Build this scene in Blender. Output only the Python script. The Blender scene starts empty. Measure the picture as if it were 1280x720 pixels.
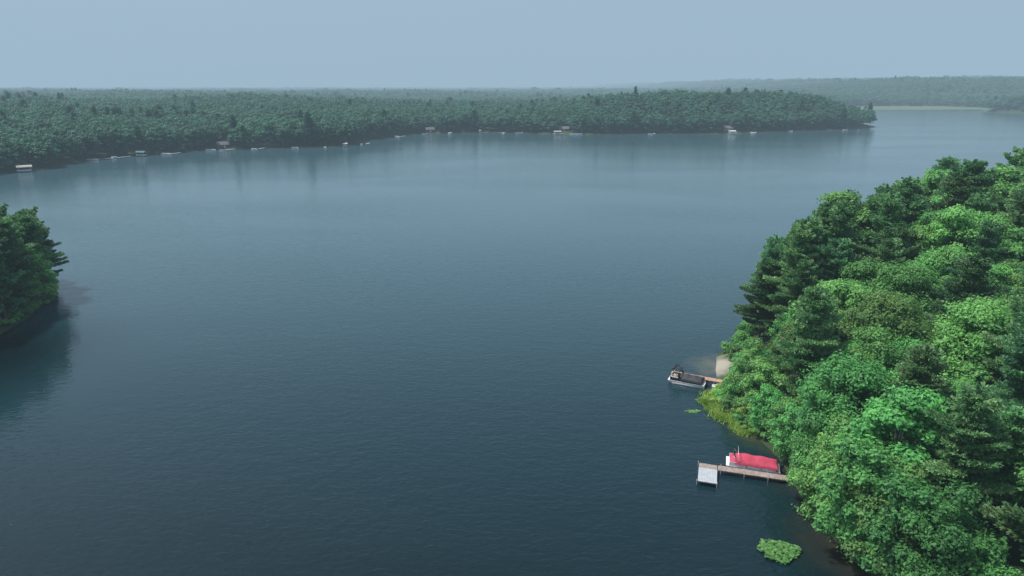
import bpy, bmesh, math, random
import numpy as np
from mathutils import Vector, Matrix
random.seed(5)
R0=np.random.default_rng(11)
scene=bpy.context.scene
coll=scene.collection
scene.view_settings.view_transform='Standard'
scene.view_settings.look='None'
scene.view_settings.exposure=0

# ------------------------------------------------------------ node helpers
def newmat(name):
    m=bpy.data.materials.new(name); m.use_nodes=True
    nt=m.node_tree; nt.nodes.clear()
    out=nt.nodes.new('ShaderNodeOutputMaterial')
    return m,nt,out
def N(nt,t,**kw):
    n=nt.nodes.new(t)
    for k,v in kw.items():
        if k.startswith('i_'):
            n.inputs[k[2:].replace('_',' ')].default_value=v
        else: setattr(n,k,v)
    return n
def ramp(nt,stops):
    r=nt.nodes.new('ShaderNodeValToRGB'); e=r.color_ramp.elements
    while len(e)<len(stops): e.new(0.5)
    for i,(p,c) in enumerate(stops):
        e[i].position=p; e[i].color=(c[0],c[1],c[2],1) if len(c)==3 else c
    return r
def simple(name,col,rough=0.6,metal=0.0,var=0.25,scale=3.0,bump=0.0):
    m,nt,out=newmat(name)
    b=N(nt,'ShaderNodeBsdfPrincipled'); b.inputs['Roughness'].default_value=rough; b.inputs['Metallic'].default_value=metal
    tc=N(nt,'ShaderNodeTexCoord'); no=N(nt,'ShaderNodeTexNoise'); no.inputs['Scale'].default_value=scale; no.inputs['Detail'].default_value=5
    nt.links.new(tc.outputs['Object'],no.inputs['Vector'])
    lo=[c*(1-var) for c in col]; hi=[min(1,c*(1+var)) for c in col]
    r=ramp(nt,[(0.3,lo),(0.7,hi)])
    nt.links.new(no.outputs['Fac'],r.inputs['Fac']); nt.links.new(r.outputs['Color'],b.inputs['Base Color'])
    if bump:
        bp=N(nt,'ShaderNodeBump'); bp.inputs['Strength'].default_value=bump; bp.inputs['Distance'].default_value=0.05
        nt.links.new(no.outputs['Fac'],bp.inputs['Height']); nt.links.new(bp.outputs['Normal'],b.inputs['Normal'])
    nt.links.new(b.outputs['BSDF'],out.inputs['Surface'])
    return m
def leafmat(name,dark,mid,light,trans=0.3,hue=(0.02,0.02),vr=(0.7,1.3)):
    m,nt,out=newmat(name)
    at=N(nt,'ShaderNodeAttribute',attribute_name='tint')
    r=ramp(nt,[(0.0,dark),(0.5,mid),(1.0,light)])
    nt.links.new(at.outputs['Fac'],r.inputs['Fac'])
    oi=N(nt,'ShaderNodeObjectInfo')
    hs=N(nt,'ShaderNodeHueSaturation')
    mr=N(nt,'ShaderNodeMapRange'); mr.inputs['To Min'].default_value=0.5-hue[0]; mr.inputs['To Max'].default_value=0.5+hue[1]
    nt.links.new(oi.outputs['Random'],mr.inputs['Value']); nt.links.new(mr.outputs['Result'],hs.inputs['Hue'])
    mu=N(nt,'ShaderNodeMath',operation='MULTIPLY'); mu.inputs[1].default_value=7.31
    fr=N(nt,'ShaderNodeMath',operation='FRACT')
    nt.links.new(oi.outputs['Random'],mu.inputs[0]); nt.links.new(mu.outputs[0],fr.inputs[0])
    m2=N(nt,'ShaderNodeMapRange'); m2.inputs['To Min'].default_value=vr[0]; m2.inputs['To Max'].default_value=vr[1]
    nt.links.new(fr.outputs[0],m2.inputs['Value']); nt.links.new(m2.outputs['Result'],hs.inputs['Value'])
    nt.links.new(r.outputs['Color'],hs.inputs['Color'])
    b=N(nt,'ShaderNodeBsdfPrincipled'); b.inputs['Roughness'].default_value=0.55
    b.inputs['Specular IOR Level'].default_value=0.3
    t=N(nt,'ShaderNodeBsdfTranslucent'); mx=N(nt,'ShaderNodeMixShader'); mx.inputs[0].default_value=trans
    nt.links.new(hs.outputs['Color'],b.inputs['Base Color']); nt.links.new(hs.outputs['Color'],t.inputs['Color'])
    nt.links.new(b.outputs['BSDF'],mx.inputs[1]); nt.links.new(t.outputs['BSDF'],mx.inputs[2])
    nt.links.new(mx.outputs[0],out.inputs['Surface'])
    return m

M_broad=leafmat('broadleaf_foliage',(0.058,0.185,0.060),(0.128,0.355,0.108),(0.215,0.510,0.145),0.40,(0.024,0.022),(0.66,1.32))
M_pine=leafmat('pine_needles',(0.046,0.138,0.072),(0.108,0.285,0.130),(0.195,0.440,0.180),0.3,(0.04,0.015),(0.65,1.3))
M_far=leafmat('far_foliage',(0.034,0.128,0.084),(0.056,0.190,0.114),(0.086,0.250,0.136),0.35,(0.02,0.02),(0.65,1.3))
M_reed=leafmat('reed_blades',(0.14,0.28,0.04),(0.28,0.48,0.09),(0.48,0.66,0.18),0.3,(0.01,0.01),(1,1.01))
M_yshrub=leafmat('young_shoots',(0.12,0.26,0.05),(0.24,0.44,0.09),(0.38,0.60,0.16),0.35,(0.02,0.02),(0.8,1.2))
M_lily=leafmat('lily_leaf',(0.05,0.16,0.04),(0.10,0.27,0.07),(0.18,0.38,0.12),0.2,(0.01,0.01),(1,1.01))
M_bark=simple('bark',(0.13,0.11,0.09),0.9,0,0.4,4,0.5)
M_birch=simple('pale_bark',(0.34,0.32,0.28),0.85,0,0.4,3,0.3)
M_white=simple('white_gelcoat',(0.78,0.79,0.8),0.3,0,0.04,2)
M_alu=simple('aluminium',(0.66,0.68,0.70),0.4,0.25,0.08,2)
M_red=simple('red_canvas',(0.52,0.055,0.11),0.8,0,0.18,1.6,0.35)
M_black=simple('black_canvas',(0.035,0.04,0.048),0.7,0,0.3,2,0.3)
M_dark=simple('dark_panel',(0.02,0.022,0.028),0.4,0,0.2,2)
M_plank=simple('weathered_planks',(0.33,0.27,0.24),0.85,0,0.3,2.3,0.3)
M_plank2=simple('brown_planks',(0.46,0.30,0.21),0.85,0,0.25,2.3,0.3)
M_greyp=simple('pale_grey_planks',(0.44,0.48,0.53),0.7,0,0.12,1.5,0.2)
M_post=simple('galvanised_post',(0.35,0.36,0.38),0.5,0.5,0.2,3)
M_seat=simple('seat_vinyl',(0.45,0.43,0.40),0.6,0,0.1,2)
M_teal=simple('teal_canvas',(0.05,0.16,0.19),0.7,0,0.15,2)
M_wall=simple('brown_siding',(0.16,0.11,0.08),0.8,0,0.2,2)
M_wall2=simple('cream_siding',(0.42,0.40,0.35),0.8,0,0.1,2)
M_roof=simple('grey_shingles',(0.14,0.14,0.15),0.9,0,0.2,3)

# ------------------------------------------------------------ mesh helpers
def setprops(o,**kw):
    for k,v in kw.items(): o[k]=v
def link(o): coll.objects.link(o); return o
def empty(name,loc,rz=0,sc=1):
    e=bpy.data.objects.new(name,None); e.location=loc; e.rotation_euler=(0,0,rz); e.scale=(sc,sc,sc) if not hasattr(sc,'__len__') else sc
    e.empty_display_size=0.5
    return link(e)
def bm_box(bm,c,s,rz=0):
    M=Matrix.Translation(c)@Matrix.Rotation(rz,4,'Z')@Matrix.Diagonal((s[0],s[1],s[2],1))
    bmesh.ops.create_cube(bm,size=1,matrix=M)
def bm_tube(bm,p1,p2,r1,r2=None,seg=8,cap=True):
    if r2 is None: r2=r1
    p1=Vector(p1);p2=Vector(p2);d=p2-p1;L=d.length
    if L<1e-5:return
    q=d.to_track_quat('Z','Y').to_matrix().to_4x4()
    M=Matrix.Translation((p1+p2)/2)@q
    bmesh.ops.create_cone(bm,cap_ends=cap,segments=seg,radius1=r1,radius2=r2,depth=L,matrix=M)
def bm_path(bm,pts,r,seg=6):
    for a,b in zip(pts[:-1],pts[1:]): bm_tube(bm,a,b,r,r,seg)
def part(name,bm,mat,parent,smooth=False,bevel=0):
    me=bpy.data.meshes.new(name); bm.to_mesh(me); bm.free()
    me.materials.append(mat)
    if smooth:
        for p in me.polygons:p.use_smooth=True
    o=bpy.data.objects.new(name,me); link(o)
    if parent: o.parent=parent
    if bevel:
        b=o.modifiers.new('bevel','BEVEL'); b.width=bevel; b.segments=2
    return o
def quadmesh(name,V,F,tint,mat):
    me=bpy.data.meshes.new(name)
    nv=len(V);nf=len(F);k=F.shape[1]
    me.vertices.add(nv); me.vertices.foreach_set('co',V.astype(np.float32).ravel())
    me.loops.add(nf*k); me.loops.foreach_set('vertex_index',F.astype(np.int32).ravel())
    me.polygons.add(nf); me.polygons.foreach_set('loop_start',np.arange(0,nf*k,k,dtype=np.int32))
    try: me.polygons.foreach_set('loop_total',np.full(nf,k,dtype=np.int32))
    except Exception: pass
    me.update(calc_edges=True)
    if tint is not None:
        a=me.attributes.new('tint','FLOAT','POINT'); a.data.foreach_set('value',tint.astype(np.float32))
    me.materials.append(mat)
    return me
def norm(v): return v/np.maximum(np.linalg.norm(v,axis=1,keepdims=True),1e-6)
def kites(P,Nn,L,W,rng,T=None):
    n=len(P)
    if T is None:
        T=norm(np.cross(norm(rng.normal(size=(n,3))),Nn))
    B=norm(np.cross(Nn,T))
    L=np.reshape(L,(-1,1))*np.ones((n,1));W=np.reshape(W,(-1,1))*np.ones((n,1))
    V=np.stack([P-T*L,P+B*W+T*L*0.15,P+T*L,P-B*W+T*L*0.15],1).reshape(-1,3)
    F=np.arange(n*4).reshape(n,4)
    return V,F
def rdir(n,rng): return norm(rng.normal(size=(n,3)))

# ------------------------------------------------------------ broadleaf crown
def broad_crown(seed,H,R,ncl,per,ls,mat,zc=0.60,zr=0.40,crmul=1.0,nj=0.45,tj=0.16,point=0.25):
    rng=np.random.default_rng(seed)
    C=[];CR=[]
    lob=rdir(5,rng); 
    while len(C)<ncl:
        d=rdir(1,rng)[0]
        if d[2]<-0.55 and rng.random()<0.7: continue
        f=0.76+0.38*max(0,np.max(lob@d))**2
        rr=rng.uniform(0.35,1.0)**0.5*f
        taper=1.0-point*max(0,d[2])
        c=np.array([d[0]*R*rr*taper,d[1]*R*rr*taper,H*zc+d[2]*H*zr*rr])
        r=rng.uniform(0.36,1.02)*R*0.33*crmul
        c[2]=min(c[2],H-r*0.7)
        C.append(c);CR.append(r)
    Ps=[];Ns=[];Ts=[]
    for c,r in zip(C,CR):
        n=int(per*(r/(R*0.27*crmul))**2)
        d=rdir(n,rng); d[:,2]=np.where((d[:,2]<-0.2)&(rng.random(n)<0.6),-d[:,2],d[:,2])
        q=rng.uniform(0.42,1.24,size=(n,1))
        lump=1+0.32*np.sin(d[:,0:1]*5+seed+c[0])*np.cos(d[:,1:2]*6+c[1])
        P=c+d*r*q*lump*np.array([1.15,1.15,0.8])
        Nn=norm(d*0.9+rng.normal(size=(n,3))*nj+np.array([0,0,0.35]))
        Ps.append(P);Ns.append(Nn)
        tc=rng.uniform(0.3,0.7)
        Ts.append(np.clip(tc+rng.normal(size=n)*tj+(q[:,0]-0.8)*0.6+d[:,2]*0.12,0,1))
    P=np.concatenate(Ps);Nn=np.concatenate(Ns);T=np.concatenate(Ts)
    s=ls*rng.uniform(0.6,1.3,size=len(P))
    V,F=kites(P,Nn,s,s*0.62,rng)
    return quadmesh('crown',V,F,np.repeat(T,4),mat),C
def trunk_mesh(seed,H,r,limbs,mat,lean=0.02):
    rng=random.Random(seed)
    bm=bmesh.new()
    pts=[];n=7
    dx=rng.uniform(-1,1)*lean;dy=rng.uniform(-1,1)*lean
    for i in range(n+1):
        t=i/n
        pts.append(Vector((dx*H*t+0.12*math.sin(t*5+seed),dy*H*t+0.12*math.cos(t*4+seed)-0.12,-0.5+H*t)))
    for i in range(n):
        t=i/n
        bm_tube(bm,pts[i],pts[i+1],r*(1-t*0.85)+0.02,r*(1-(t+1/n)*0.85)+0.02,8,False)
    bm_tube(bm,pts[0],pts[0]+Vector((0,0,1.0)),r*1.5,r,8,False)
    for c in limbs:
        c=Vector(c)
        zt=max(1.5,c.z*rng.uniform(0.5,0.8)-0.6); k=min(n-1,int((zt+0.5)/H*n))
        base=pts[k].lerp(pts[k+1],((zt+0.5)/H*n)-k if k<n-1 else 0.3)
        mid=base.lerp(c,0.5)+Vector((0,0,-0.3))
        bm_tube(bm,base,mid,r*0.32,r*0.2,6,False); bm_tube(bm,mid,c,r*0.2,r*0.06,5,False)
    me=bpy.data.meshes.new('trunk'); bm.to_mesh(me); bm.free(); me.materials.append(mat)
    for p in me.polygons:p.use_smooth=True
    return me
# ------------------------------------------------------------ pine crown
def pine_crown(seed,H,Lmax,mat,z0=0.12,dens=1.0,nl=0.34,nw=0.11,per=8,step=0.36,gap=1.0):
    rng=np.random.default_rng(seed)
    Ps=[];Ds=[];Ts=[];limbs=[]
    z=H*z0
    while z<H*0.975:
        t=(z/H-z0)/(1-z0)
        prof=min(1.0,0.62+1.3*t) * (1-t)**0.62
        nb=rng.integers(3,6)
        a0=rng.uniform(0,6.28)
        lev=rng.uniform(0.58,1.28)
        for k in range(nb):
            if rng.random()<0.16: continue
            a=a0+k*6.283/nb+rng.normal()*0.3
            L=Lmax*prof*lev*rng.uniform(0.5,1.35)+0.3
            rise=rng.uniform(-0.02,0.28)+0.5*t*t
            out=np.array([math.cos(a),math.sin(a),0]);side=np.array([-math.sin(a),math.cos(a),0])
            tb=rng.uniform(0.2,0.8)
            m=max(3,int(L/step))
            for j in range(m):
                s=(j+1)/m
                if s<0.22: continue
                base=out*L*s+np.array([0,0,z+L*rise*s*s-0.05*L*s])
                wd=min(1.5,L*0.38)*(1-abs(s-0.55)*1.1)
                nt_=max(1,int(wd/0.24))
                for q in range(-nt_,nt_+1):
                    off=q/ max(1,nt_)*wd
                    p=base+side*off-out*abs(off)*0.4+np.array([0,0,rng.normal()*0.07])
                    n=int(per*dens*rng.uniform(0.6,1.3))
                    d=norm(out*0.8+side*np.sign(off)*0.5+np.array([0,0,0.35])+rng.normal(size=(n,3))*0.5)
                    Ps.append(p+d*nl*0.6);Ds.append(d);Ts.append(np.clip(tb+0.3*(s-0.5)+rng.normal(size=n)*0.15+0.1,0,1))
            limbs.append((out*L*0.8)+np.array([0,0,z+L*rise*0.6]))
        z+=rng.uniform(0.8,1.5)*gap*max(0.42,(1-t*0.62))
    for zz in np.arange(H*0.94,H*1.0,0.25):
        n=int(per*2); d=norm(rng.normal(size=(n,3))*0.6+np.array([0,0,0.8])); Ps.append(np.array([0,0,zz])+d*nl*0.5);Ds.append(d);Ts.append(np.full(n,0.6))
    P=np.concatenate(Ps);D=np.concatenate(Ds);T=np.concatenate(Ts)
    Nn=norm(np.cross(D,norm(rng.normal(size=D.shape)+np.array([0.01,0,0])))+1e-6)
    Nn=np.where(Nn[:,2:3]<0,-Nn,Nn)
    s=rng.uniform(0.7,1.25,size=len(P))
    V,F=kites(P,Nn,s*nl,s*nw,rng,T=D)
    return quadmesh('crown',V,F,np.repeat(T,4),mat),limbs
def pine_trunk(seed,H,r,limbs,mat):
    bm=bmesh.new()
    n=6
    for i in range(n):
        a=i/n;b=(i+1)/n
        bm_tube(bm,(0,0,-0.5+H*a),(0,0,-0.5+H*b),r*(1-a*0.92)+0.01,r*(1-b*0.92)+0.01,8,False)
    for c in limbs:
        zz=max(0.5,c[2]-0.4)
        bm_tube(bm,(0,0,zz-0.2),tuple(c),r*0.2*(1-zz/H)+0.02,0.015,4,False)
    me=bpy.data.meshes.new('trunk'); bm.to_mesh(me); bm.free(); me.materials.append(mat)
    for p in me.polygons:p.use_smooth=True
    return me

# ------------------------------------------------------------ terrain
P_right=[(50,20),(43,48),(38.5,61.3),(37.1,67.7),(37.4,75.8),(38.3,83.5),(36.3,90.6),(34.5,97.5),(34.8,103),(36.3,108),(36.8,115),(40,122.8),(46,130),(50,138),(58,149),(72,162),(92,178),(120,196),(165,214),(260,235),(700,255),(700,-300),(70,-300),(55,-20)]
P_left=[(-107.5,131),(-109.5,145),(-111.5,157),(-117,168),(-130,180),(-156,200),(-234,234),(-500,260),(-500,40),(-200,60),(-137,92),(-113,114)]
far_shore=[(-700,270),(-500,290),(-380,318),(-322,368),(-308,420),(-300,448),(-292,500),(-270,520),(-260,560),(-228,574),(-190,590),(-152,606),(-139,622),(-136,650),(-128,700),(-114,762),(-66,776),(-56,797),(0,787),(55,772),(104,759),(160,768),(212,771),(270,795),(322,814),(406,844),(470,892)]
P_far=[(-13000,240)]+far_shore+[(478,935),(440,985),(400,1050),(470,1250),(600,1480),(809,1570),(950,1590),(1055,1590),(1000,1480),(958,1440),(965,1415),(1010,1385),(1300,1340),(2000,1300),(13000,1200),(13000,15000),(-13000,15000)]
def sdist(poly,X,Y):
    poly=np.array(poly,float); n=len(poly)
    dmin=np.full(X.shape,1e18); ins=np.zeros(X.shape,bool)
    for i in range(n):
        ax,ay=poly[i];bx,by=poly[(i+1)%n]
        ex,ey=bx-ax,by-ay
        t=np.clip(((X-ax)*ex+(Y-ay)*ey)/(ex*ex+ey*ey),0,1)
        dmin=np.minimum(dmin,(X-ax-t*ex)**2+(Y-ay-t*ey)**2)
        c=((ay>Y)!=(by>Y))
        with np.errstate(divide='ignore',invalid='ignore'):
            xi=(bx-ax)*(Y-ay)/((by-ay) if by!=ay else 1e-9)+ax
        ins^=(c&(X<xi))
    d=np.sqrt(dmin)
    return np.where(ins,d,-d)
def sst(a,b,x):
    t=np.clip((x-a)/(b-a),0,1); return t*t*(3-2*t)
def wob(X,Y,s):
    return np.sin(X/s+0.7*np.sin(Y/s*0.6))*np.cos(Y/s*0.83+0.5*np.sin(X/s*0.7))
def height(X,Y):
    X=np.asarray(X,float);Y=np.asarray(Y,float)
    jit=0.6*wob(X,Y,3.1)+0.5*wob(X+50,Y,7.3)
    dr=sdist(P_right,X,Y)+jit; dl=sdist(P_left,X,Y)+jit
    df=sdist(P_far,X,Y)+8*wob(X,Y,35)+4*wob(X,Y+30,14)
    hr=np.where(dr>0,0.15+0.25*np.minimum(dr,2)+(8+3*sst(110,150,Y))*(1-np.exp(-np.maximum(dr-2,0)/(32-12*sst(110,150,Y)))),0.15+dr*0.35)
    hl=np.where(dl>0,0.15+0.4*np.minimum(dl,2)+4*(1-np.exp(-np.maximum(dl-2,0)/20)),0.15+dl*0.4)
    base=1+9*(1-np.exp(-np.maximum(df,0)/90))+(7*wob(X,Y,230)+6*wob(X+300,Y,510))*sst(40,400,df)+2.5*wob(X,Y,75)*sst(30,120,df)
    base+=21*sst(5,75,df)*np.exp(-((X-270)/190)**4)*np.exp(-((Y-900)/170)**2)
    base+=26*sst(900,3300,X)*sst(2600,4200,Y)+16*sst(300,1500,X)*sst(1700,2400,Y)
    base+=34*sst(950,1500,X)*sst(1850,2250,Y)*(1+0.25*wob(X,Y,160))
    marsh=sst(620,760,X)*(1-sst(1080,1180,X))*(1-sst(1790,1900,Y))*sst(1470,1540,Y)
    base=base*(1-marsh)+0.7*marsh
    base+=14*sst(950,1000,X)*sst(1385,1410,Y)*(1-sst(1470,1520,Y))
    hf=np.where(df>0,np.minimum(0.2+df*0.35,base),0.2+df*0.1)
    return np.maximum(np.maximum(np.maximum(hr,hl),hf),-4.0)
def axis(segs):
    out=[]
    for a,b,s in segs: out+=list(np.arange(a,b,s))
    out.append(segs[-1][1]); return np.array(out,float)
xs=axis([(-15000,-3000,600),(-3000,-600,90),(-600,-162,8),(-162,170,2),(170,610,8),(610,1400,20),(1400,4000,100),(4000,15000,600)])
ys=axis([(-400,20,30),(20,262,2),(262,1010,8),(1010,2000,20),(2000,5000,100),(5000,15000,500)])
GX,GY=np.meshgrid(xs,ys)
GZ=height(GX,GY)
nx,ny=len(xs),len(ys)
V=np.stack([GX,GY,GZ],-1).reshape(-1,3)
i,j=np.meshgrid(np.arange(nx-1),np.arange(ny-1)); a=(j*nx+i).ravel()
F=np.stack([a,a+1,a+nx+1,a+nx],1)
mg,nt,out=newmat('forest_floor')
geo=N(nt,'ShaderNodeNewGeometry')
n1=N(nt,'ShaderNodeTexNoise'); n1.inputs['Scale'].default_value=0.35; n1.inputs['Detail'].default_value=8
nt.links.new(geo.outputs['Position'],n1.inputs['Vector'])
r1=ramp(nt,[(0.3,(0.022,0.045,0.015)),(0.6,(0.035,0.07,0.022)),(0.8,(0.06,0.065,0.035))])
nt.links.new(n1.outputs['Fac'],r1.inputs['Fac'])
def distmask(nt,geo,c,r0,r1_,noise=None,amp=4):
    vm=N(nt,'ShaderNodeVectorMath',operation='DISTANCE'); vm.inputs[1].default_value=c
    nt.links.new(geo.outputs['Position'],vm.inputs[0])
    src=vm.outputs['Value']
    if noise:
        ad=N(nt,'ShaderNodeMath',operation='MULTIPLY_ADD'); ad.inputs[1].default_value=amp
        nt.links.new(noise.outputs['Fac'],ad.inputs[0]); nt.links.new(src,ad.inputs[2]); src=ad.outputs[0]
    mr=N(nt,'ShaderNodeMapRange'); mr.interpolation_type='SMOOTHSTEP'
    mr.inputs['From Min'].default_value=r0; mr.inputs['From Max'].default_value=r1_
    mr.inputs['To Min'].default_value=1; mr.inputs['To Max'].default_value=0
    nt.links.new(src,mr.inputs['Value']); return mr
mk=distmask(nt,geo,(38.5,117.5,0),4.5,9.5,n1,6)
mix=N(nt,'ShaderNodeMix',data_type='RGBA'); mix.inputs[7].default_value=(0.34,0.32,0.265,1)
nt.links.new(mk.outputs[0],mix.inputs[0]); nt.links.new(r1.outputs['Color'],mix.inputs[6])
mk2=distmask(nt,geo,(960,1700,0),200,290,None)
mix2=N(nt,'ShaderNodeMix',data_type='RGBA'); mix2.inputs[7].default_value=(0.10,0.15,0.07,1)
nt.links.new(mk2.outputs[0],mix2.inputs[0]); nt.links.new(mix.outputs[2],mix2.inputs[6])
b=N(nt,'ShaderNodeBsdfPrincipled'); b.inputs['Roughness'].default_value=0.95
nt.links.new(mix2.outputs[2],b.inputs['Base Color']); nt.links.new(b.outputs['BSDF'],out.inputs['Surface'])
gm=quadmesh('ground',V,F,None,mg)
ground=link(bpy.data.objects.new('ground',gm)); setprops(ground,kind='structure',label='wooded lake shore ground with low hills',category='ground')

# ------------------------------------------------------------ water
mw,nt,out=newmat('lake_water')
geo=N(nt,'ShaderNodeNewGeometry')
mp=N(nt,'ShaderNodeMapping'); mp.inputs['Scale'].default_value=(0.5,1.0,1); mp.inputs['Rotation'].default_value=(0,0,0.25)
nt.links.new(geo.outputs['Position'],mp.inputs['Vector'])
na=N(nt,'ShaderNodeTexNoise'); na.inputs['Scale'].default_value=1.3; na.inputs['Detail'].default_value=3.5; na.inputs['Distortion'].default_value=0.8
nb=N(nt,'ShaderNodeTexNoise'); nb.inputs['Scale'].default_value=0.45; nb.inputs['Detail'].default_value=2
nc=N(nt,'ShaderNodeTexNoise'); nc.inputs['Scale'].default_value=0.016; nc.inputs['Detail'].default_value=5; nc.inputs['Distortion'].default_value=0.5
for n_ in (na,nb): nt.links.new(mp.outputs[0],n_.inputs['Vector'])
mp2=N(nt,'ShaderNodeMapping'); mp2.inputs['Scale'].default_value=(0.35,1.0,1); mp2.inputs['Rotation'].default_value=(0,0,-0.12)
nt.links.new(geo.outputs['Position'],mp2.inputs['Vector']); nt.links.new(mp2.outputs[0],nc.inputs['Vector'])
ad=N(nt,'ShaderNodeMath',operation='MULTIPLY_ADD'); ad.inputs[1].default_value=0.9
nt.links.new(nb.outputs['Fac'],ad.inputs[0]); nt.links.new(na.outputs['Fac'],ad.inputs[2])
ms=N(nt,'ShaderNodeMapRange'); ms.inputs['From Min'].default_value=0.36; ms.inputs['From Max'].default_value=0.64; ms.inputs['To Min'].default_value=0.45; ms.inputs['To Max'].default_value=1.0
nt.links.new(nc.outputs['Fac'],ms.inputs['Value'])
sx=N(nt,'ShaderNodeSeparateXYZ'); nt.links.new(geo.outputs['Position'],sx.inputs[0])
my=N(nt,'ShaderNodeMapRange'); my.inputs['From Min'].default_value=60; my.inputs['From Max'].default_value=330; my.inputs['To Min'].default_value=1.0; my.inputs['To Max'].default_value=0.5
nt.links.new(sx.outputs['Y'],my.inputs['Value'])
mm=N(nt,'ShaderNodeMath',operation='MULTIPLY'); nt.links.new(ms.outputs[0],mm.inputs[0]); nt.links.new(my.outputs[0],mm.inputs[1])
lee=distmask(nt,geo,(-100,112,0),22,58,None)
lm=N(nt,'ShaderNodeMapRange'); lm.inputs['To Min'].default_value=1.0; lm.inputs['To Max'].default_value=0.3
nt.links.new(lee.outputs[0],lm.inputs['Value'])
mm2=N(nt,'ShaderNodeMath',operation='MULTIPLY'); nt.links.new(mm.outputs[0],mm2.inputs[0]); nt.links.new(lm.outputs[0],mm2.inputs[1])
bp=N(nt,'ShaderNodeBump'); bp.inputs['Distance'].default_value=0.15
nt.links.new(ad.outputs[0],bp.inputs['Height']); nt.links.new(mm2.outputs[0],bp.inputs['Strength'])
n2=N(nt,'ShaderNodeTexNoise'); n2.inputs['Scale'].default_value=0.5; n2.inputs['Detail'].default_value=5
nt.links.new(geo.outputs['Position'],n2.inputs['Vector'])
# sky sheen painted into the water colour, paler with distance
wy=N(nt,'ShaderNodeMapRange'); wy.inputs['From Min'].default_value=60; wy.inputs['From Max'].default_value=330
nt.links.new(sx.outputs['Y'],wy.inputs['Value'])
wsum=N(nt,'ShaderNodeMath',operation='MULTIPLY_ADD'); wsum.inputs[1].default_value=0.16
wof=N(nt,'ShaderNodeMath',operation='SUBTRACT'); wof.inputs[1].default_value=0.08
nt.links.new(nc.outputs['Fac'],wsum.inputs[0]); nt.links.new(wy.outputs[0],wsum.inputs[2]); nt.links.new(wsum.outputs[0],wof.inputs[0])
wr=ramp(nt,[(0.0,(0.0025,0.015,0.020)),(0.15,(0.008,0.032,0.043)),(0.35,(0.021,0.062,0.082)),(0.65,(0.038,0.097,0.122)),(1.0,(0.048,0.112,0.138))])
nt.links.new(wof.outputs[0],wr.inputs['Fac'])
cur=wr.outputs['Color']
for c,r0_,r1__,am,colr in [((-106,120,0),8,38,6,(0.0015,0.008,0.010,1)),((43,66,0),5,16,5,(0.042,0.036,0.022,1)),((43,80,0),4,13,4,(0.040,0.034,0.020,1)),((40,93,0),4,11,3,(0.05,0.06,0.028,1)),((39,117.5,0),1,12,7,(0.13,0.135,0.095,1))]:  # first patch paints the left point's dark reflection; the rest are shallows
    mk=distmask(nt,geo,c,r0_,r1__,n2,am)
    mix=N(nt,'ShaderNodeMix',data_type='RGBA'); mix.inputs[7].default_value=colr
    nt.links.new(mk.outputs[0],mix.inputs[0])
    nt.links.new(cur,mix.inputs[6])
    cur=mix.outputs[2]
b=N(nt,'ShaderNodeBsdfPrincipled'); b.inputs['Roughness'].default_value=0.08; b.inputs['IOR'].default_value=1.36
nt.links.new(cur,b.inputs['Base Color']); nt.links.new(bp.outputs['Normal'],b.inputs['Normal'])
nt.links.new(b.outputs['BSDF'],out.inputs['Surface'])
V=np.array([[-14900,-390,0],[14900,-390,0],[14900,14900,0],[-14900,14900,0]],float)
water=link(bpy.data.objects.new('water',quadmesh('water',V,np.array([[0,1,2,3]]),None,mw)))
setprops(water,kind='structure',label='dark blue rippled lake water',category='water')

# ------------------------------------------------------------ sky: haze-filled air
SIG=0.00024
AIR=(0.348,0.488,0.608)
bm=bmesh.new(); bm_box(bm,(0,7000,640),(31000,16500,1360))
mh,nt,out=newmat('hazy_air')
va=N(nt,'ShaderNodeVolumeAbsorption'); va.inputs['Color'].default_value=(0,0,0,1); va.inputs['Density'].default_value=SIG
em=N(nt,'ShaderNodeEmission'); em.inputs['Color'].default_value=(*AIR,1); em.inputs['Strength'].default_value=SIG  # emission stands in for daylight scattered by the haze
asd=N(nt,'ShaderNodeAddShader'); nt.links.new(va.outputs[0],asd.inputs[0]); nt.links.new(em.outputs[0],asd.inputs[1])
nt.links.new(asd.outputs[0],out.inputs['Volume'])
sky=part('sky',bm,mh,None); setprops(sky,kind='structure',label='hazy pale blue summer sky and air',category='sky')

# ------------------------------------------------------------ world, sun, camera
EL=math.radians(62); AZ=math.radians(-78)
w=bpy.data.worlds.new('World'); scene.world=w; w.use_nodes=True
nt=w.node_tree; nt.nodes.clear()
st=nt.nodes.new('ShaderNodeTexSky'); st.sky_type='NISHITA'; st.sun_disc=False; st.sun_elevation=EL; st.sun_rotation=AZ
st.dust_density=4.0; st.air_density=1.0; st.ozone_density=1.2
bg=nt.nodes.new('ShaderNodeBackground'); bg.inputs['Strength'].default_value=0.14
wo=nt.nodes.new('ShaderNodeOutputWorld'); nt.links.new(st.outputs[0],bg.inputs[0]); nt.links.new(bg.outputs[0],wo.inputs[0])
sd=Vector((math.sin(AZ)*math.cos(EL),math.cos(AZ)*math.cos(EL),math.sin(EL)))
sl=bpy.data.lights.new('sun','SUN'); sl.energy=5.0; sl.angle=math.radians(5); sl.color=(1.0,0.95,0.87)
so=link(bpy.data.objects.new('sun',sl)); so.rotation_euler=sd.to_track_quat('Z','Y').to_euler(); so.location=(0,0,200)
cd=bpy.data.cameras.new('camera'); cd.sensor_width=36; cd.lens=24.0; cd.clip_end=40000; cd.clip_start=0.5
cam=link(bpy.data.objects.new('camera',cd)); cam.location=(0,0,50); cam.rotation_euler=(math.radians(90-16.46),0,0)
scene.camera=cam

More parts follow.
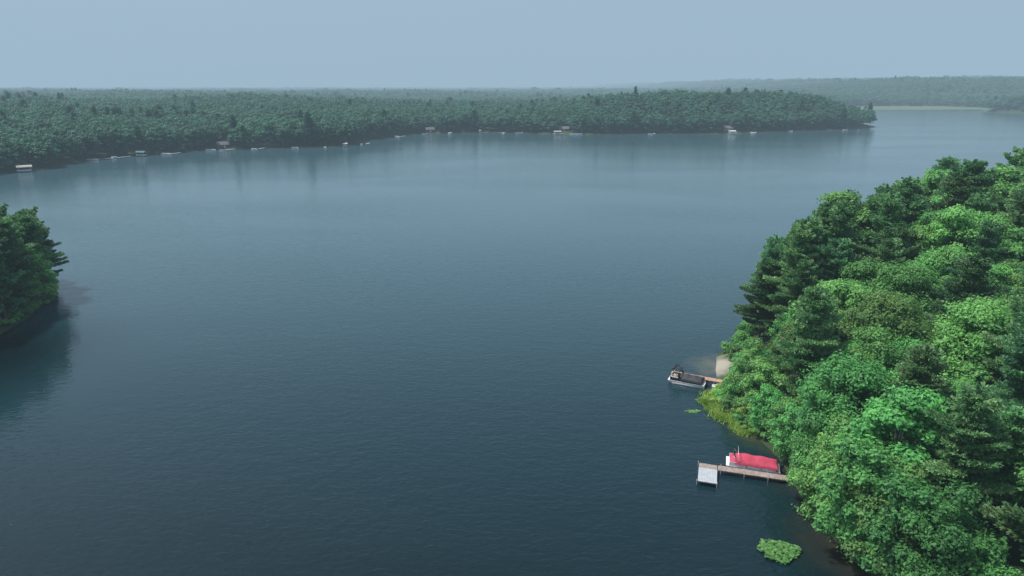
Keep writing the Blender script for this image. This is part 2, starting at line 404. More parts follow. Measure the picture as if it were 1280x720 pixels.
# ------------------------------------------------------------ near tree prototypes
broad=[]
specs=[(1,16,4.8,62,600,.25),(2,14,4.2,52,600,.4),(3,17,5.5,76,580,.25),(4,12,3.8,44,600,.5),(5,17,4.3,60,600,.55),(6,14,5.4,66,600,.2)]
for (s,H,R,nc_,per,pt) in specs:
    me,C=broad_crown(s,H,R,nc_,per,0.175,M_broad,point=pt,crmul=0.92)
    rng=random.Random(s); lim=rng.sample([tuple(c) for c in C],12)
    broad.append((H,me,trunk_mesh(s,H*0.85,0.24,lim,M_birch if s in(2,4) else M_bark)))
pines=[]
for (s,H,L) in [(21,22,5.4),(22,19,5.0),(23,24,5.8),(24,16,4.4)]:
    me,lim=pine_crown(s,H,L,M_pine,per=9,gap=1.1,z0=0.10)
    rng=random.Random(s); pines.append((H,me,pine_trunk(s,H,0.28,rng.sample(lim,min(60,len(lim))),M_bark)))
me,C=broad_crown(31,15,4.0,34,110,0.18,M_broad)
sparse=(15,me,trunk_mesh(31,14,0.2,[tuple(c) for c in C],M_birch))
me,C=broad_crown(41,2.6,1.7,16,420,0.13,M_broad,zc=0.5,zr=0.42)
shrub=(2.6,me,None)
me,C=broad_crown(42,1.6,1.4,12,420,0.11,M_yshrub,zc=0.45,zr=0.42)
yshrub=(1.6,me,None)
low=[]
for (s,H,R) in [(71,10,3.7),(72,12,4.0)]:
    me,C=broad_crown(s,H,R,52,560,0.165,M_broad,zc=0.50,zr=0.50)
    rng=random.Random(s); low.append((H,me,trunk_mesh(s,H*0.85,0.2,rng.sample([tuple(c) for c in C],12),M_birch)))

def place_tree(kind,proto,x,y,sc,rz,label,cat,group,scz=None):
    z=float(height(np.array([x]),np.array([y]))[0])-0.1
    e=empty(kind,(x,y,z),rz,(sc,sc,scz or sc))
    H,cm,tm=proto
    if tm:
        t=bpy.data.objects.new('trunk',tm); link(t); t.parent=e
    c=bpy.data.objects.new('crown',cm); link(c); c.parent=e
    setprops(e,label=label,category=cat,group=group)
    return e
def scatter(poly,x0,x1,y0,y1,sp,dmin,rng):
    pts=[]
    gx=np.arange(x0,x1,sp);gy=np.arange(y0,y1,sp*0.9)
    for jj,yy in enumerate(gy):
        for xx in gx:
            pts.append((xx+(sp/2 if jj%2 else 0)+rng.uniform(-.36,.36)*sp,yy+rng.uniform(-.36,.36)*sp))
    pts=np.array(pts)
    d=sdist(poly,pts[:,0],pts[:,1])
    return pts[d>dmin],d[d>dmin]
LB='leafy bright green broadleaf tree on the wooded shore'; GB='broadleaf trees on the wooded shore'
LP='tall layered green pine tree on the wooded shore'; GP='pine trees on the wooded shore'
pts,dd=scatter(P_right,34,190,38,226,6.5,4.2,R0)
cnt=0
for (x,y),d in zip(pts,dd):
    fwd=y*0.959+8
    if x>0.75*fwd+12: continue
    if y<52 and x<44: continue
    if 108<y<126 and d<9: continue
    if 96<y<=108 and d<6.5: continue
    rz=R0.uniform(0,6.28)
    far=y>120
    grp=wob(x,y,8.0)
    if far: pp=0.45+0.35*grp+(0.25 if x<75 else 0)
    elif y>95: pp=0.24+0.25*grp
    else: pp=0.36+0.35*grp
    if d<6 and y<118: pp=0.1
    if d>85: continue
    if R0.random()<pp:
        k=R0.integers(0,4); H=pines[k][0]
        tgt=(23.5 if far else 19.5)*R0.uniform(0.76,1.1)
        if far: tgt+=2.5*sst(70,130,x)
        if d<6 and not far: tgt=12
        if far and d<9: tgt*=0.88
        sc=tgt/H
        place_tree('pine_tree',pines[k],x,y,sc*R0.uniform(0.95,1.2),rz,LP,'pine tree',GP,sc)
    else:
        if R0.random()<0.05:
            place_tree('broadleaf_tree',sparse,x,y,R0.uniform(0.9,1.1),rz,'thin half-bare tree with pale branches','tree',GB); cnt+=1; continue
        k=R0.integers(0,6); H=broad[k][0]
        tgt=(20 if far else 15)*R0.uniform(0.66,1.2)
        if far and d<10: tgt*=0.75
        sc=tgt/H
        place_tree('broadleaf_tree',broad[k],x,y,sc*R0.uniform(0.95,1.15),rz,LB,'tree',GB,sc)
    cnt+=1
def along(poly,i0,i1,sp):
    out=[]
    for k in range(i0,i1):
        a=np.array(poly[k],float);b_=np.array(poly[k+1],float);L=np.linalg.norm(b_-a)
        for q in np.arange(0,L,sp): 
            dirv=(b_-a)/L; out.append((a+dirv*q,dirv))
    return out
def bankfree(q,m=1.0):
    return not(math.hypot(q[0]-40,q[1]-118)<6.0+m*1.2 or (q[0]<41.5 and abs(q[1]-77.9)<1.2*m) or math.hypot(q[0]-38.5,q[1]-109)<2.2*m)
for p,dv in along(P_right,1,15,3.9):
    nrm=np.array([dv[1],-dv[0]])
    mid=p[1]>94
    q=p+nrm*(R0.uniform(3.4,5.0) if mid else R0.uniform(1.0,2.4))
    if not bankfree(q,1.8): continue
    if q[1]>123:
        k=int(R0.integers(0,4)); tgt=R0.uniform(13,21); sc=tgt/pines[k][0]
        place_tree('pine_tree',pines[k],q[0]+1,q[1],sc*1.05,R0.uniform(0,6.28),'dark pine tree leaning over the lake bank','pine tree',GP,sc)
        continue
    k=int(R0.integers(0,2)); tgt=R0.uniform(8,14)
    if abs(q[1]-87)<5: k=0; tgt=R0.uniform(7,9)
    if 94<q[1]<112: tgt=R0.uniform(9,13)
    sc=tgt/low[k][0]
    place_tree('broadleaf_tree',low[k],q[0],q[1],sc,R0.uniform(0,6.28),'low-branched green tree overhanging the lake bank','tree',GB)
# left point
pts,dd=scatter(P_left,-165,-100,108,206,5.8,4.5,R0)
for (x,y),d in zip(pts,dd):
    if x<-0.75*(y*.959+10)-22: continue
    rz=R0.uniform(0,6.28)
    if R0.random()<0.7:
        k=R0.integers(0,4);H=pines[k][0];sc=(22 if d>6 else 20)*R0.uniform(0.82,1.04)/H
        place_tree('pine_tree',pines[k],x,y,sc*1.2,rz,'tall dark pine tree on the wooded point','pine tree','pine trees on the wooded point',sc)
    else:
        k=R0.integers(0,6);H=broad[k][0];sc=18*R0.uniform(0.85,1.15)/H
        place_tree('broadleaf_tree',broad[k],x,y,sc,rz,'dark green broadleaf tree on the wooded point','tree','broadleaf trees on the wooded point')
for p,dv in along(P_left,0,4,3.6):
    nrm=np.array([dv[1],-dv[0]])*-1
    q=p+nrm*R0.uniform(1.8,3.0)
    if R0.random()<0.75:
        k=int(R0.integers(0,4)); sc=R0.uniform(15,21)/pines[k][0]
        place_tree('pine_tree',pines[k],q[0],q[1],sc*1.05,R0.uniform(0,6.28),'pine tree overhanging the water on the wooded point','pine tree','pine trees on the wooded point',sc)
    else:
        k=int(R0.integers(0,2)); sc=R0.uniform(9,13)/low[k][0]
        place_tree('broadleaf_tree',low[k],q[0],q[1],sc,R0.uniform(0,6.28),'low-branched tree overhanging the wooded point','tree','broadleaf trees on the wooded point')
for p,dv in along([(-137,92),(-113,114)]+P_left[:5],0,6,1.5):
    nrm=np.array([dv[1],-dv[0]])*-1
    q=p+nrm*R0.uniform(0.0,1.6)
    place_tree('shrub',shrub,q[0],q[1],R0.uniform(0.5,1.0),R0.uniform(0,6.28),'low leafy green shrub at the water edge','shrub','shrubs on the wooded point')
for p,dv in along(P_right,1,14,1.9):
    nrm=np.array([dv[1],-dv[0]])
    q=p+nrm*R0.uniform(0.2,1.6)
    if not bankfree(q): continue
    place_tree('shrub',shrub,q[0],q[1],R0.uniform(0.5,1.15),R0.uniform(0,6.28),'low leafy green shrub on the bank','shrub','shrubs along the lake bank')
for k in range(30):
    yy=R0.uniform(92,107); xx=np.interp(yy,[90,97,103,108],[36.5,34.6,34.8,36.3])+R0.uniform(-1.2,2.6)
    s_=R0.uniform(0.45,1.1)
    place_tree('shrub',yshrub,xx,yy,s_,R0.uniform(0,6.28),'soft yellow-green shrub at the marshy water edge','shrub','shrubs along the lake bank')
for xx,yy,s_ in [(41.6,114.5,1.1),(42.2,117,1.3),(42.8,120.5,1.2),(42.0,123,1.0),(41.0,112.5,0.9),(45.0,124,1.4),(40.4,111.6,0.6),(41.2,119,0.7)]:
    place_tree('shrub',shrub,xx,yy,s_,xx,'low leafy green shrub behind the sandy beach','shrub','shrubs along the lake bank')

# ------------------------------------------------------------ far forest
farp=[]
for (s,H,R) in [(51,17,4.9),(52,15.5,4.4),(53,18,5.2)]:
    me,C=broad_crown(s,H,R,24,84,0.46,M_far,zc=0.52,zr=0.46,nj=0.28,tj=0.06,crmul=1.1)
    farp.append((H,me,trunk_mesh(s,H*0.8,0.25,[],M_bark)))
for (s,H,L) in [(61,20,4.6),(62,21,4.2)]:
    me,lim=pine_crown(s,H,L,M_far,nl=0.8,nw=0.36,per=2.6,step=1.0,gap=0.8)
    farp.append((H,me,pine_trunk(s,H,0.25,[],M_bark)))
fs=np.array(far_shore,float)
def shore_y(x): return float(np.interp(x,fs[:,0],fs[:,1]))
cottage_pos=[]
def cottage(x,y,rz,wm,col):
    z=0
    for _ in range(40):
        z=float(height(np.array([x]),np.array([y-4]))[0])
        if z>0.9: break
        y+=1.5
    e=empty('cottage',(x,y,z),rz); bm=bmesh.new()
    vs=[bm.verts.new(v) for v in ((-5,-3.5,-1),(5,-3.5,-1),(5,3.5,-1),(-5,3.5,-1),(-5,-3.5,2.8),(5,-3.5,2.8),(5,3.5,2.8),(-5,3.5,2.8),(-5,0,5.0),(5,0,5.0))]
    for f in ((0,1,5,4),(2,3,7,6),(1,2,6,9,5),(3,0,4,8,7)): bm.faces.new([vs[q] for q in f])
    part('wall',bm,wm,e)
    bm=bmesh.new()
    for s in (-1,1):
        v=[bm.verts.new(c) for c in ((-5.5,0,5.12),(5.5,0,5.12),(5.5,s*4.1,2.55),(-5.5,s*4.1,2.55),(-5.5,0,5.3),(5.5,0,5.3),(5.5,s*4.1,2.73),(-5.5,s*4.1,2.73))]
        for f in ((0,1,2,3),(4,5,6,7),(0,1,5,4),(3,2,6,7),(0,3,7,4),(1,2,6,5)): bm.faces.new([v[q] for q in f])
    bmesh.ops.recalc_face_normals(bm,faces=bm.faces); part('roof',bm,M_roof,e)
    bm=bmesh.new(); bm_box(bm,(0.2,-3.53,1.0),(1.0,0.06,2.1)); part('door',bm,M_white,e)
    for xx in (-3.2,3.0):
        bm=bmesh.new(); bm_box(bm,(xx,-3.53,1.5),(1.7,0.06,1.2)); part('window',bm,M_dark,e)
    setprops(e,label='small %s cottage with grey roof among shore trees'%col,category='house',group='cottages on the far shore')
    cottage_pos.append((x,y))
for x,rz,wm,col in [(243,0.1,M_wall2,'cream'),(58,-0.1,M_wall,'brown'),(-92,0.5,M_wall,'brown'),(-240,0.8,M_wall,'brown')]:
    cottage(x,shore_y(x)+6,rz,wm,col)
def nearcot(x,y):
    m=np.zeros(np.shape(x),bool)
    for cx,cy in cottage_pos: m|=(np.abs(np.asarray(x)-cx)<8)&(np.asarray(y)<cy+7)&(np.asarray(y)>cy-50)
    return m
far_crowns={}
for p,dv in along(far_shore,2,len(far_shore)-2,6.2):
    nrm=np.array([-dv[1],dv[0]])
    q=p+nrm*R0.uniform(0,9)
    for _ in range(14):
        h=float(height(np.array([q[0]]),np.array([q[1]]))[0])
        if h>0.5: break
        q=q+nrm*1.5
    if h<0.3 or nearcot(q[0],q[1]): continue
    k=int(R0.choice([0,1,2,3,4],p=[.31,.31,.32,.03,.03]))
    if len(far_crowns)<5 and k in far_crowns:
        k=[q_ for q_ in range(5) if q_ not in far_crowns][0]
    e=place_tree('shore_tree',farp[k],q[0],q[1],R0.uniform(0.8,1.3),R0.uniform(0,6.28),'dark green tree at the edge of the wooded far shore','tree','trees lining the wooded shore across the lake')
    far_crowns.setdefault(k,[c for c in e.children if c.name.startswith('crown')][0])
def jgrid(x0,x1,y0,y1,sp,rng):
    gx,gy=np.meshgrid(np.arange(x0,x1,sp),np.arange(y0,y1,sp))
    gx=gx+rng.uniform(-.45,.45,gx.shape)*sp; gy=gy+rng.uniform(-.45,.45,gy.shape)*sp
    return gx.ravel(),gy.ravel()
PX=[];PY=[];SX=[];SZ=[]
for (y0,y1,sp,sxy,sz) in [(330,1200,6.2,0.95,0.97),(1200,3000,11.5,1.6,1.05),(3000,12000,50,5.6,1.15)]:
    gx,gy=jgrid(-0.95*y1-80,0.95*y1+80,y0,y1,sp,R0)
    k=np.abs(gx)<0.84*gy+60; gx,gy=gx[k],gy[k]
    h=height(gx,gy)
    k=(h>(0.9 if sp<10 else 1.5))&~nearcot(gx,gy); gx,gy=gx[k],gy[k]
    PX.append(gx);PY.append(gy); n=len(gx)
    SX.append(sxy*R0.uniform(0.72,1.4,n)); SZ.append(sz*R0.uniform(0.74,1.2,n)*(1+0.16*wob(gx,gy,60)+0.12*wob(gx+9,gy,19)))
PX=np.concatenate(PX);PY=np.concatenate(PY);SX=np.concatenate(SX);SZ=np.concatenate(SZ)
PZ=height(PX,PY)-0.3
nP=len(PX); print('FAR TREES',nP)
me=bpy.data.meshes.new('forest'); me.vertices.add(nP); me.vertices.foreach_set('co',np.stack([PX,PY,PZ],1).astype(np.float32).ravel())
me.update()
a=me.attributes.new('scl','FLOAT_VECTOR','POINT'); a.data.foreach_set('vector',np.stack([SX,SX,SZ],1).astype(np.float32).ravel())
a=me.attributes.new('rot','FLOAT_VECTOR','POINT'); a.data.foreach_set('vector',np.stack([SX*0,SX*0,R0.uniform(0,6.28,nP)],1).astype(np.float32).ravel())
patch=wob(PX,PY,90)+wob(PX+77,PY,37)
pc=np.where(patch>1.1,0.14,0.006)
var=np.where(R0.random(nP)<pc,R0.integers(3,5,nP),R0.integers(0,3,nP))
a=me.attributes.new('pick','INT','POINT'); a.data.foreach_set('value',var.astype(np.int32))
forest=link(bpy.data.objects.new('forest',me)); setprops(forest,kind='stuff',label='dense hazy green forest covering the far shore',category='forest')
ng=bpy.data.node_groups.new('forest_scatter','GeometryNodeTree')
ng.interface.new_socket('Geometry',in_out='INPUT',socket_type='NodeSocketGeometry')
ng.interface.new_socket('Geometry',in_out='OUTPUT',socket_type='NodeSocketGeometry')
gi=ng.nodes.new('NodeGroupInput');go=ng.nodes.new('NodeGroupOutput')
jn=ng.nodes.new('GeometryNodeJoinGeometry')
for k in range(4,-1,-1):
    oi=ng.nodes.new('GeometryNodeObjectInfo'); oi.inputs['Object'].default_value=far_crowns.get(k,list(far_crowns.values())[0]); oi.transform_space='ORIGINAL'
    g2=ng.nodes.new('GeometryNodeGeometryToInstance'); ng.links.new(oi.outputs['Geometry'],g2.inputs[0]); ng.links.new(g2.outputs[0],jn.inputs[0])
ip=ng.nodes.new('GeometryNodeInstanceOnPoints'); ip.inputs['Pick Instance'].default_value=True
mtp=ng.nodes.new('GeometryNodeMeshToPoints'); ng.links.new(gi.outputs[0],mtp.inputs[0])
ng.links.new(mtp.outputs[0],ip.inputs['Points']); ng.links.new(jn.outputs[0],ip.inputs['Instance'])
def na_(nm,dt):
    q=ng.nodes.new('GeometryNodeInputNamedAttribute'); q.data_type=dt; q.inputs['Name'].default_value=nm
    return [o for o in q.outputs if o.enabled and o.name=='Attribute'][0]
ng.links.new(na_('pick','INT'),ip.inputs['Instance Index'])
ng.links.new(na_('scl','FLOAT_VECTOR'),ip.inputs['Scale'])
e2r=ng.nodes.new('FunctionNodeEulerToRotation'); ng.links.new(na_('rot','FLOAT_VECTOR'),e2r.inputs[0]); ng.links.new(e2r.outputs[0],ip.inputs['Rotation'])
ng.links.new(ip.outputs[0],go.inputs[0])
mo=forest.modifiers.new('scatter','NODES'); mo.node_group=ng

# ------------------------------------------------------------ boats
def cover_bm(x0,x1,hw,zs,ridge,lumps,skirt=0.38,pw=1.7,nxx=44,nyy=17,fall=0.16):
    bm=bmesh.new(); g=[]
    for i in range(nxx+1):
        t=i/nxx; x=x0+(x1-x0)*t
        endf=min(1,min(t,1-t)/fall); endf=math.sin(endf*math.pi/2)**0.8
        nar=1-0.16*max(0,1-t/0.25)**2
        row=[]
        for j in range(nyy+1):
            s=-1+2*j/nyy
            if abs(s)>0.86:
                y=hw*nar*(1 if s>0 else -1)*(0.985+0.03*(abs(s)-0.86)/0.14); z=zs-(abs(s)-0.86)/0.14*skirt
                z+= (endf-1)*0.05+0.03*math.sin(t*math.pi*lumps*2)
            else:
                q=s/0.86; y=hw*nar*q*0.985
                sag=0.13*math.sin(t*math.pi*lumps)**2
                z=zs+((ridge+0.22*(1-t))*(1-abs(q)**pw)-sag*(1-q*q))*endf
            row.append(bm.verts.new((x+0.02*math.sin(j*2.1),y,z+0.012*math.sin(i*1.7+j*2.3))))
        g.append(row)
    for i in range(nxx):
        for j in range(nyy): bm.faces.new((g[i][j],g[i+1][j],g[i+1][j+1],g[i][j+1]))
    for row,sg in ((g[0],-1),(g[-1],1)):
        lo=[bm.verts.new((v.co.x+sg*0.05,v.co.y,min(v.co.z,zs-skirt))) for v in row]
        for j in range(nyy):
            try: bm.faces.new((row[j],row[j+1],lo[j+1],lo[j]))
            except ValueError: pass
    bmesh.ops.recalc_face_normals(bm,faces=bm.faces)
    return bm
def pontoon(name,loc,rz,L,cover_mat,panel_mat,label,mode,group=None):
    e=empty(name,loc,rz); hw=1.25; hl=L/2
    for s in (-1,1):
        bm=bmesh.new(); y=s*0.92
        bm_tube(bm,(-hl+0.75,y,0.2),(hl-0.1,y,0.2),0.33,0.33,16)
        bm_tube(bm,(-hl+0.1,y,0.34),(-hl+0.75,y,0.2),0.07,0.33,16)
        bmesh.ops.create_cone(bm,cap_ends=True,segments=12,radius1=0.33,radius2=0.2,depth=0.15,matrix=Matrix.Translation((hl-0.03,y,0.2))@Matrix.Rotation(math.pi/2,4,'Y'))
        part('pontoon',bm,M_alu,e,True)
    bm=bmesh.new(); bm_box(bm,(0,0,0.58),(L,2*hw,0.14))
    for k in range(8): bm_box(bm,(-hl+0.5+k*(L-1)/7,0,0.5),(0.08,2*hw-0.2,0.08))
    part('deck',bm,M_white,e,bevel=0.015)
    bm=bmesh.new(); zt=1.22
    segs=[(-hl+0.45,-0.9),(-0.8,1.0),(1.1,hl-0.6)]
    for s in (-1,1):
        for a_,b_ in segs:
            bm_box(bm,((a_+b_)/2,s*(hw-0.06),0.92),(b_-a_,0.03,0.50))
    bm_box(bm,(-hl+0.42,0.72,0.92),(0.03,0.9,0.50)); bm_box(bm,(-hl+0.42,-0.72,0.92),(0.03,0.9,0.50))
    bm_box(bm,(hl-0.6,0.0,0.92),(0.03,2.3,0.50))
    part('side_panel',bm,panel_mat,e)
    bm=bmesh.new()
    for s in (-1,1):
        bm_tube(bm,(-hl+0.4,s*(hw-0.06),zt),(hl-0.6,s*(hw-0.06),zt),0.03)
        for k in range(8):
            x=-hl+0.4+k*(L-1.0)/7; bm_tube(bm,(x,s*(hw-0.06),0.6),(x,s*(hw-0.06),zt),0.022)
    bm_tube(bm,(-hl+0.4,-hw+.06,zt),(-hl+0.4,hw-.06,zt),0.03)
    bm_tube(bm,(hl-0.6,-hw+.06,zt),(hl-0.6,hw-.06,zt),0.03)
    part('railing',bm,M_alu if mode=='covered' else M_dark,e,True)
    bm=bmesh.new(); bm_box(bm,(hl+0.25,0,1.05),(0.5,0.36,0.45)); bm_box(bm,(hl+0.22,0,0.55),(0.2,0.16,0.8)); bm_box(bm,(hl+0.22,0,0.1),(0.5,0.05,0.25))
    part('outboard_motor',bm,M_dark,e,bevel=0.06)
    if mode=='covered':
        bm=cover_bm(-hl+0.45,hl-0.35,hw+0.02,1.28,0.70,3,0.30,1.35,fall=0.22); part('cover',bm,cover_mat,e,True)
        bm=bmesh.new()
        for k,(dx,zz) in enumerate([(-0.15,2.15),(0.45,2.5)]):
            bm_path(bm,[(-hl+1.6,-hw+.05,1.2),(-hl+1.0+dx,-hw+.15,zz),(-hl+1.0+dx,hw-.15,zz),(-hl+1.6,hw-.05,1.2)],0.03)
        part('sunshade_frame',bm,M_alu,e,True)
        bm=bmesh.new(); bm_tube(bm,(-hl+0.85,-hw+.2,2.18),(-hl+0.85,hw-.2,2.18),0.09,0.09,10); part('rolled_sunshade',bm,M_dark,e,True)
    else:
        bm=cover_bm(-hl+1.7,hl-0.45,hw+0.02,1.26,0.36,3); part('cover',bm,cover_mat,e,True)
        bm=bmesh.new(); bm_box(bm,(-hl+0.95,0.7,0.82),(0.8,0.7,0.42)); bm_box(bm,(-hl+0.95,-0.7,0.82),(0.8,0.7,0.42)); part('seat',bm,M_seat,e,bevel=0.05)
        bm=bmesh.new()
        for dx,zz in [(-1.3,2.7),(-0.75,2.95),(-0.1,2.6)]:
            bm_path(bm,[(-hl+2.2,-hw+.05,1.2),(-hl+2.0+dx,-hw+.1,zz-.25),(-hl+2.0+dx,-hw+.35,zz),(-hl+2.0+dx,hw-.35,zz),(-hl+2.0+dx,hw-.1,zz-.25),(-hl+2.2,hw-.05,1.2)],0.06)
        part('sunshade_frame',bm,M_dark,e,True)
        bm=bmesh.new(); bm_tube(bm,(-hl+0.8,-hw+.3,2.75),(-hl+0.8,hw-.3,2.75),0.2,0.2,10); part('rolled_sunshade',bm,M_black,e,True)
    setprops(e,label=label,category='boat')
    return e
A1=math.radians(-17)
def dock(name,loc,rz,L,W,mat,label,posts=5):
    e=empty(name,loc,rz); bm=bmesh.new()
    n=int(L/0.16)
    for k in range(n):
        bm_box(bm,(-0.08-k*0.16,random.uniform(-.012,.012),0.62+random.uniform(-.004,.004)),(0.145,W,0.045))
    part('deck',bm,mat,e)
    bm=bmesh.new()
    for s in (-1,1): bm_box(bm,(-L/2,s*(W/2-0.08),0.53),(L,0.06,0.13))
    part('beam',bm,M_plank,e)
    for k in range(posts):
        for s in (-1,1):
            bm=bmesh.new(); x=-0.6-k*(L-1)/(posts-1)
            bm_tube(bm,(x,s*(W/2+0.035),-1.6),(x,s*(W/2+0.035),0.85),0.035); part('post',bm,M_post,e,True)
    return e
d1=dock('dock',(40.2,77.7,0.0),A1,13.0,1.25,M_plank,'')
setprops(d1,label='weathered wooden plank dock with pale grey end platform',category='dock')
bm=bmesh.new()
for k in range(12):
    bm_box(bm,(-13.1-2.35+0.1+k*0.2,-2.35,0.625),(0.185,3.5,0.05))
for yy in (-0.8,-2.4,-4.0): bm_box(bm,(-13.05-1.2,yy,0.53),(2.3,0.08,0.12))
part('platform',bm,M_greyp,d1)
bm=bmesh.new()
for k in range(7): bm_box(bm,(-13.05-1.2,-0.48+k*0.16,0.622),(2.35,0.145,0.045))
part('platform_edge',bm,M_plank,d1)
for px_,py_ in [(-15.55,-4.1),(-13.02,-4.1),(-15.55,0.6)]:
    bm=bmesh.new(); bm_tube(bm,(px_,py_,-1.6),(px_,py_,0.9),0.04); part('post',bm,M_post,d1,True)
b1=pontoon('pontoon_boat',(32.75,82.3,0.0),A1,6.9,M_red,M_white,'white pontoon boat under a red canvas cover moored at a dock','covered')
A2=math.radians(-27)
d2=dock('dock',(38.3,108.8,0.0),A2,10.8,1.3,M_plank2,''); setprops(d2,label='narrow brown wooden dock beside a sandy beach',category='dock')
b2=pontoon('pontoon_boat',(30.7,110.1,0.0),A2,6.3,M_black,M_dark,'pontoon boat with black cover and black folded sunshade frame','open')
def rowboat(name,loc,rz,L,label):
    e=empty(name,loc,rz); bm=bmesh.new(); n=14; rows=[]
    for i in range(n+1):
        t=i/n; x=-L/2+L*t
        wd=0.62*(math.sin(math.pi*min(1,0.12+t*0.72))**0.7)
        row=[]
        for j in range(9):
            a_=math.pi*j/8
            row.append(bm.verts.new((x,-wd*math.cos(a_),0.42-0.40*math.sin(a_)**0.6+0.12*(1-t)**2)))
        rows.append(row)
    for i in range(n):
        for j in range(8): bm.faces.new((rows[i][j],rows[i+1][j],rows[i+1][j+1],rows[i][j+1]))
    bm.faces.new(rows[-1])
    h=part('hull',bm,M_white,e,True); so_=h.modifiers.new('s','SOLIDIFY'); so_.thickness=0.04
    for xx in (-L*0.15,L*0.2):
        bm=bmesh.new(); bm_box(bm,(xx,0,0.36),(0.28,1.05,0.05)); part('bench',bm,M_seat,e)
    setprops(e,label=label,category='boat'); return e
rowboat('rowboat',(36.0,107.9,-0.05),math.radians(-20),3.0,'small white rowing boat beside a narrow dock')

def motorboat(x,y,rz,sc):
    e=empty('motorboat',(x,y,0),rz,sc); bm=bmesh.new(); n=10; rows=[]
    for i in range(n+1):
        t=i/n; xx=-3+6*t; wd=1.15*(1-(1-min(1,t/0.55))**2.2)
        wd=max(wd,0.03); top=0.95-0.2*t
        row=[bm.verts.new(v) for v in ((xx,-wd,top),(xx,-wd*0.85,0.1),(xx,0,-0.2),(xx,wd*0.85,0.1),(xx,wd,top))]
        rows.append(row)
    for i in range(n):
        for j in range(4): bm.faces.new((rows[i][j],rows[i+1][j],rows[i+1][j+1],rows[i][j+1]))
        bm.faces.new((rows[i][4],rows[i+1][4],rows[i+1][0],rows[i][0]))
    bm.faces.new(rows[-1]); bmesh.ops.recalc_face_normals(bm,faces=bm.faces)
    part('hull',bm,M_white,e)
    bm=bmesh.new(); bm_box(bm,(0.2,0,1.2),(0.08,1.6,0.6)); part('windshield',bm,M_dark,e)
    setprops(e,label='white motorboat moored by the wooded far shore',category='boat',group='boats along the far shore'); return e
def boatlift(x,y,rz,mat,col,sc):
    e=empty('boat_lift',(x,y,0),rz,sc); 
    for sx_ in (-2.6,2.6):
        for sy in (-1.5,1.5):
            bm=bmesh.new(); bm_tube(bm,(sx_,sy,-1.5),(sx_,sy,2.6),0.08); part('post',bm,M_alu,e)
    bm=bmesh.new(); rows=[]
    for i in range(2):
        rows.append([bm.verts.new((-3.4+6.8*i,-1.7+3.4*j/6,2.6+0.9*math.sin(math.pi*j/6)**0.7)) for j in range(7)])
    for j in range(6): bm.faces.new((rows[0][j],rows[1][j],rows[1][j+1],rows[0][j+1]))
    bm.faces.new(rows[0]); bm.faces.new(rows[1][::-1])
    part('canopy',bm,mat,e)
    bm=bmesh.new(); bm_box(bm,(0,0,0.9),(5.6,1.9,0.7)); bm_box(bm,(-3.1,0,1.0),(0.9,1.1,0.45)); part('stored_boat',bm,M_white,e,bevel=0.2)
    setprops(e,label='boat lift with %s canopy holding a white boat'%col,category='boat lift',group='boat lifts along the far shore')
def fardock(x,y,rz):
    e=empty('dock',(x,y,0),rz); bm=bmesh.new(); bm_box(bm,(0,0,0.6),(12,1.6,0.12)); part('deck',bm,M_greyp,e)
    for k in (-5,0,5):
        bm=bmesh.new(); bm_tube(bm,(k,0.85,-1.5),(k,0.85,0.9),0.06); part('post',bm,M_post,e)
    setprops(e,label='pale narrow dock on the far shore',category='dock',group='docks along the far shore')
lst=[(-316,'b'),(-306,'l'),(-295,'b'),(-292,'b'),(-278,'l'),(-268,'b'),(-250,'b'),(-243,'b'),(-220,'b'),(-190,'b'),(-168,'b'),(-152,'l'),(-139,'b'),(-124,'b'),(-104,'b'),(-68,'b'),(-35,'l'),(-9,'b'),(6,'b'),(49,'l'),(66,'b'),(72,'b'),(150,'b'),(240,'l'),(268,'b'),(322,'b'),(395,'b')]
for k,(x,t) in enumerate(lst):
    y=shore_y(x)+6; x2=x
    lim_=-0.2-R0.random()*0.6
    for _ in range(40):
        if float(height(np.array([x2]),np.array([y+3]))[0])<lim_: break
        y-=1.5; x2+=1 if x<-100 else 0
    rz=R0.uniform(-1.3,1.3)+ (math.pi if R0.random()<0.5 else 0)
    if t=='b': motorboat(x2,y,rz,R0.uniform(0.85,1.4))
    else:
        m=[(M_white,'white'),(M_teal,'teal'),(M_seat,'tan')][int(R0.integers(0,3))]; boatlift(x2,y,rz*0.5,*m,R0.uniform(0.9,1.2))
    if R0.random()<0.4: fardock(x2+5,y+5,1.3+R0.uniform(-.4,.4))

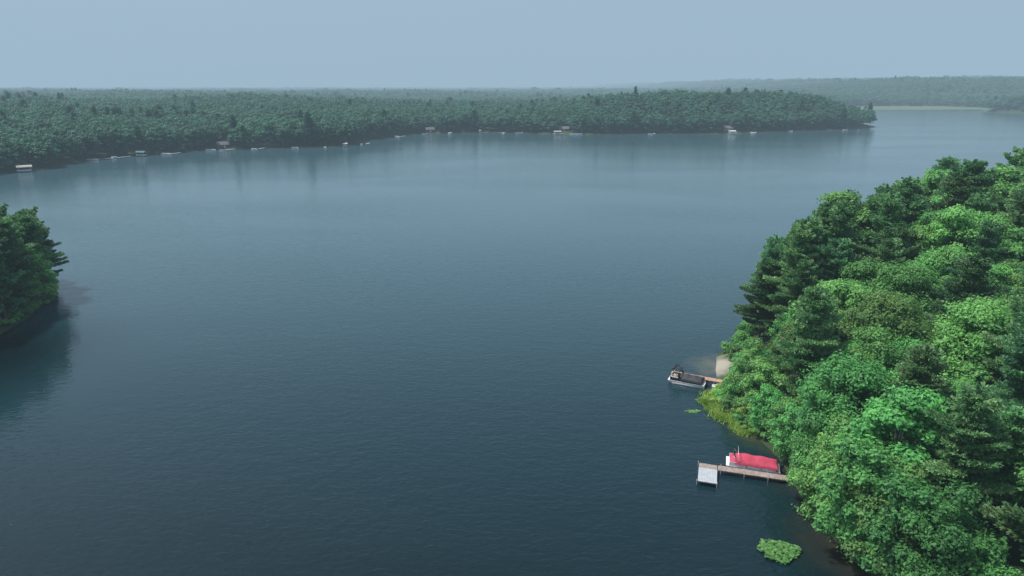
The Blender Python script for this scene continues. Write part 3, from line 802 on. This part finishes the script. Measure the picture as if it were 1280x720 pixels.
# ------------------------------------------------------------ reeds and lily pads
def blades(name,pts,hmin,hmax,wd,mat,label,cat):
    rng=R0; n=len(pts)
    z=np.maximum(height(pts[:,0],pts[:,1]),-0.05)
    h=rng.uniform(hmin,hmax,n); a_=rng.uniform(0,6.28,n); ln=rng.normal(size=(n,2))*0.5
    bx=np.stack([np.cos(a_)*wd,np.sin(a_)*wd],1)
    v0=np.column_stack([pts-bx,z]);v1=np.column_stack([pts+bx,z]);v2=np.column_stack([pts+ln*h[:,None]+bx*0.3,z+h])
    V=np.stack([v0,v1,v2],1).reshape(-1,3); F=np.arange(3*n).reshape(n,3)
    T=np.repeat(np.clip(rng.normal(0.5,0.22,n)+0.25*np.sin(pts[:,0]*1.7)*np.cos(pts[:,1]*1.3),0,1),3)
    o=link(bpy.data.objects.new(name,quadmesh(name,V,F,T,mat))); setprops(o,kind='stuff',label=label,category=cat)
def inblob(n,blobs):
    out=[]
    for cx,cy,rx,ry in blobs:
        d=R0.normal(size=(n,2))*0.45; out.append(np.column_stack([cx+d[:,0]*rx,cy+d[:,1]*ry]))
    return np.concatenate(out)
blades('reeds',inblob(2600,[(34.4,104.6,2.0,2.2),(33.2,100.3,1.7,1.8),(34.0,97.3,2.2,1.8),(35.3,93.3,1.8,1.8),(36.4,101,2.4,3),(32.0,102.8,1.0,0.9)]),0.25,0.8,0.09,M_reed,'yellow green reeds growing in the shallows','reeds')
def pads(blobs,n,label,lift,disc=False):
    P=inblob(n,blobs)
    if disc:
        m=n*3; a0=R0.uniform(0,6.28,m); rr=np.sqrt(R0.random(m))*(1+0.14*np.sin(a0*3+1)+0.08*np.sin(a0*7))
        P=np.column_stack([blobs[0][0]+rr*np.cos(a0)*blobs[0][2],blobs[0][1]+rr*np.sin(a0)*blobs[0][3]])
    m=len(P); k=7
    r=R0.uniform(0.10,0.24,m); z=R0.uniform(0.02,lift,m)**1.0
    a_=np.linspace(0.25,6.03,k)
    tilt=R0.normal(size=(m,2))*0.25*(lift>0.1)
    cx=P[:,0:1]+np.cos(a_+0)*r[:,None]; cy=P[:,1:2]+np.sin(a_)*r[:,None]
    cz=z[:,None]+np.cos(a_)*r[:,None]*tilt[:,0:1]+np.sin(a_)*r[:,None]*tilt[:,1:2]+0.01
    V=np.stack([cx,cy,np.maximum(cz,0.012)],-1).reshape(-1,3); F=np.arange(m*k).reshape(m,k)
    T=np.repeat(np.clip(R0.normal(0.5,0.25,m),0,1),k)
    o=link(bpy.data.objects.new('lily_pads',quadmesh('lily_pads',V,F,T,M_lily))); setprops(o,kind='stuff',label=label,category='water plants')
pads([(29.9,64.9,2.15,1.75)],330,'patch of green lily pads floating on dark water',0.35,True)
pads([(28.9,99.3,1.1,0.5),(31.2,103.2,0.7,1.0)],70,'scattered yellow green lily pads near the reeds',0.04)
print('NEAR TREES',cnt)
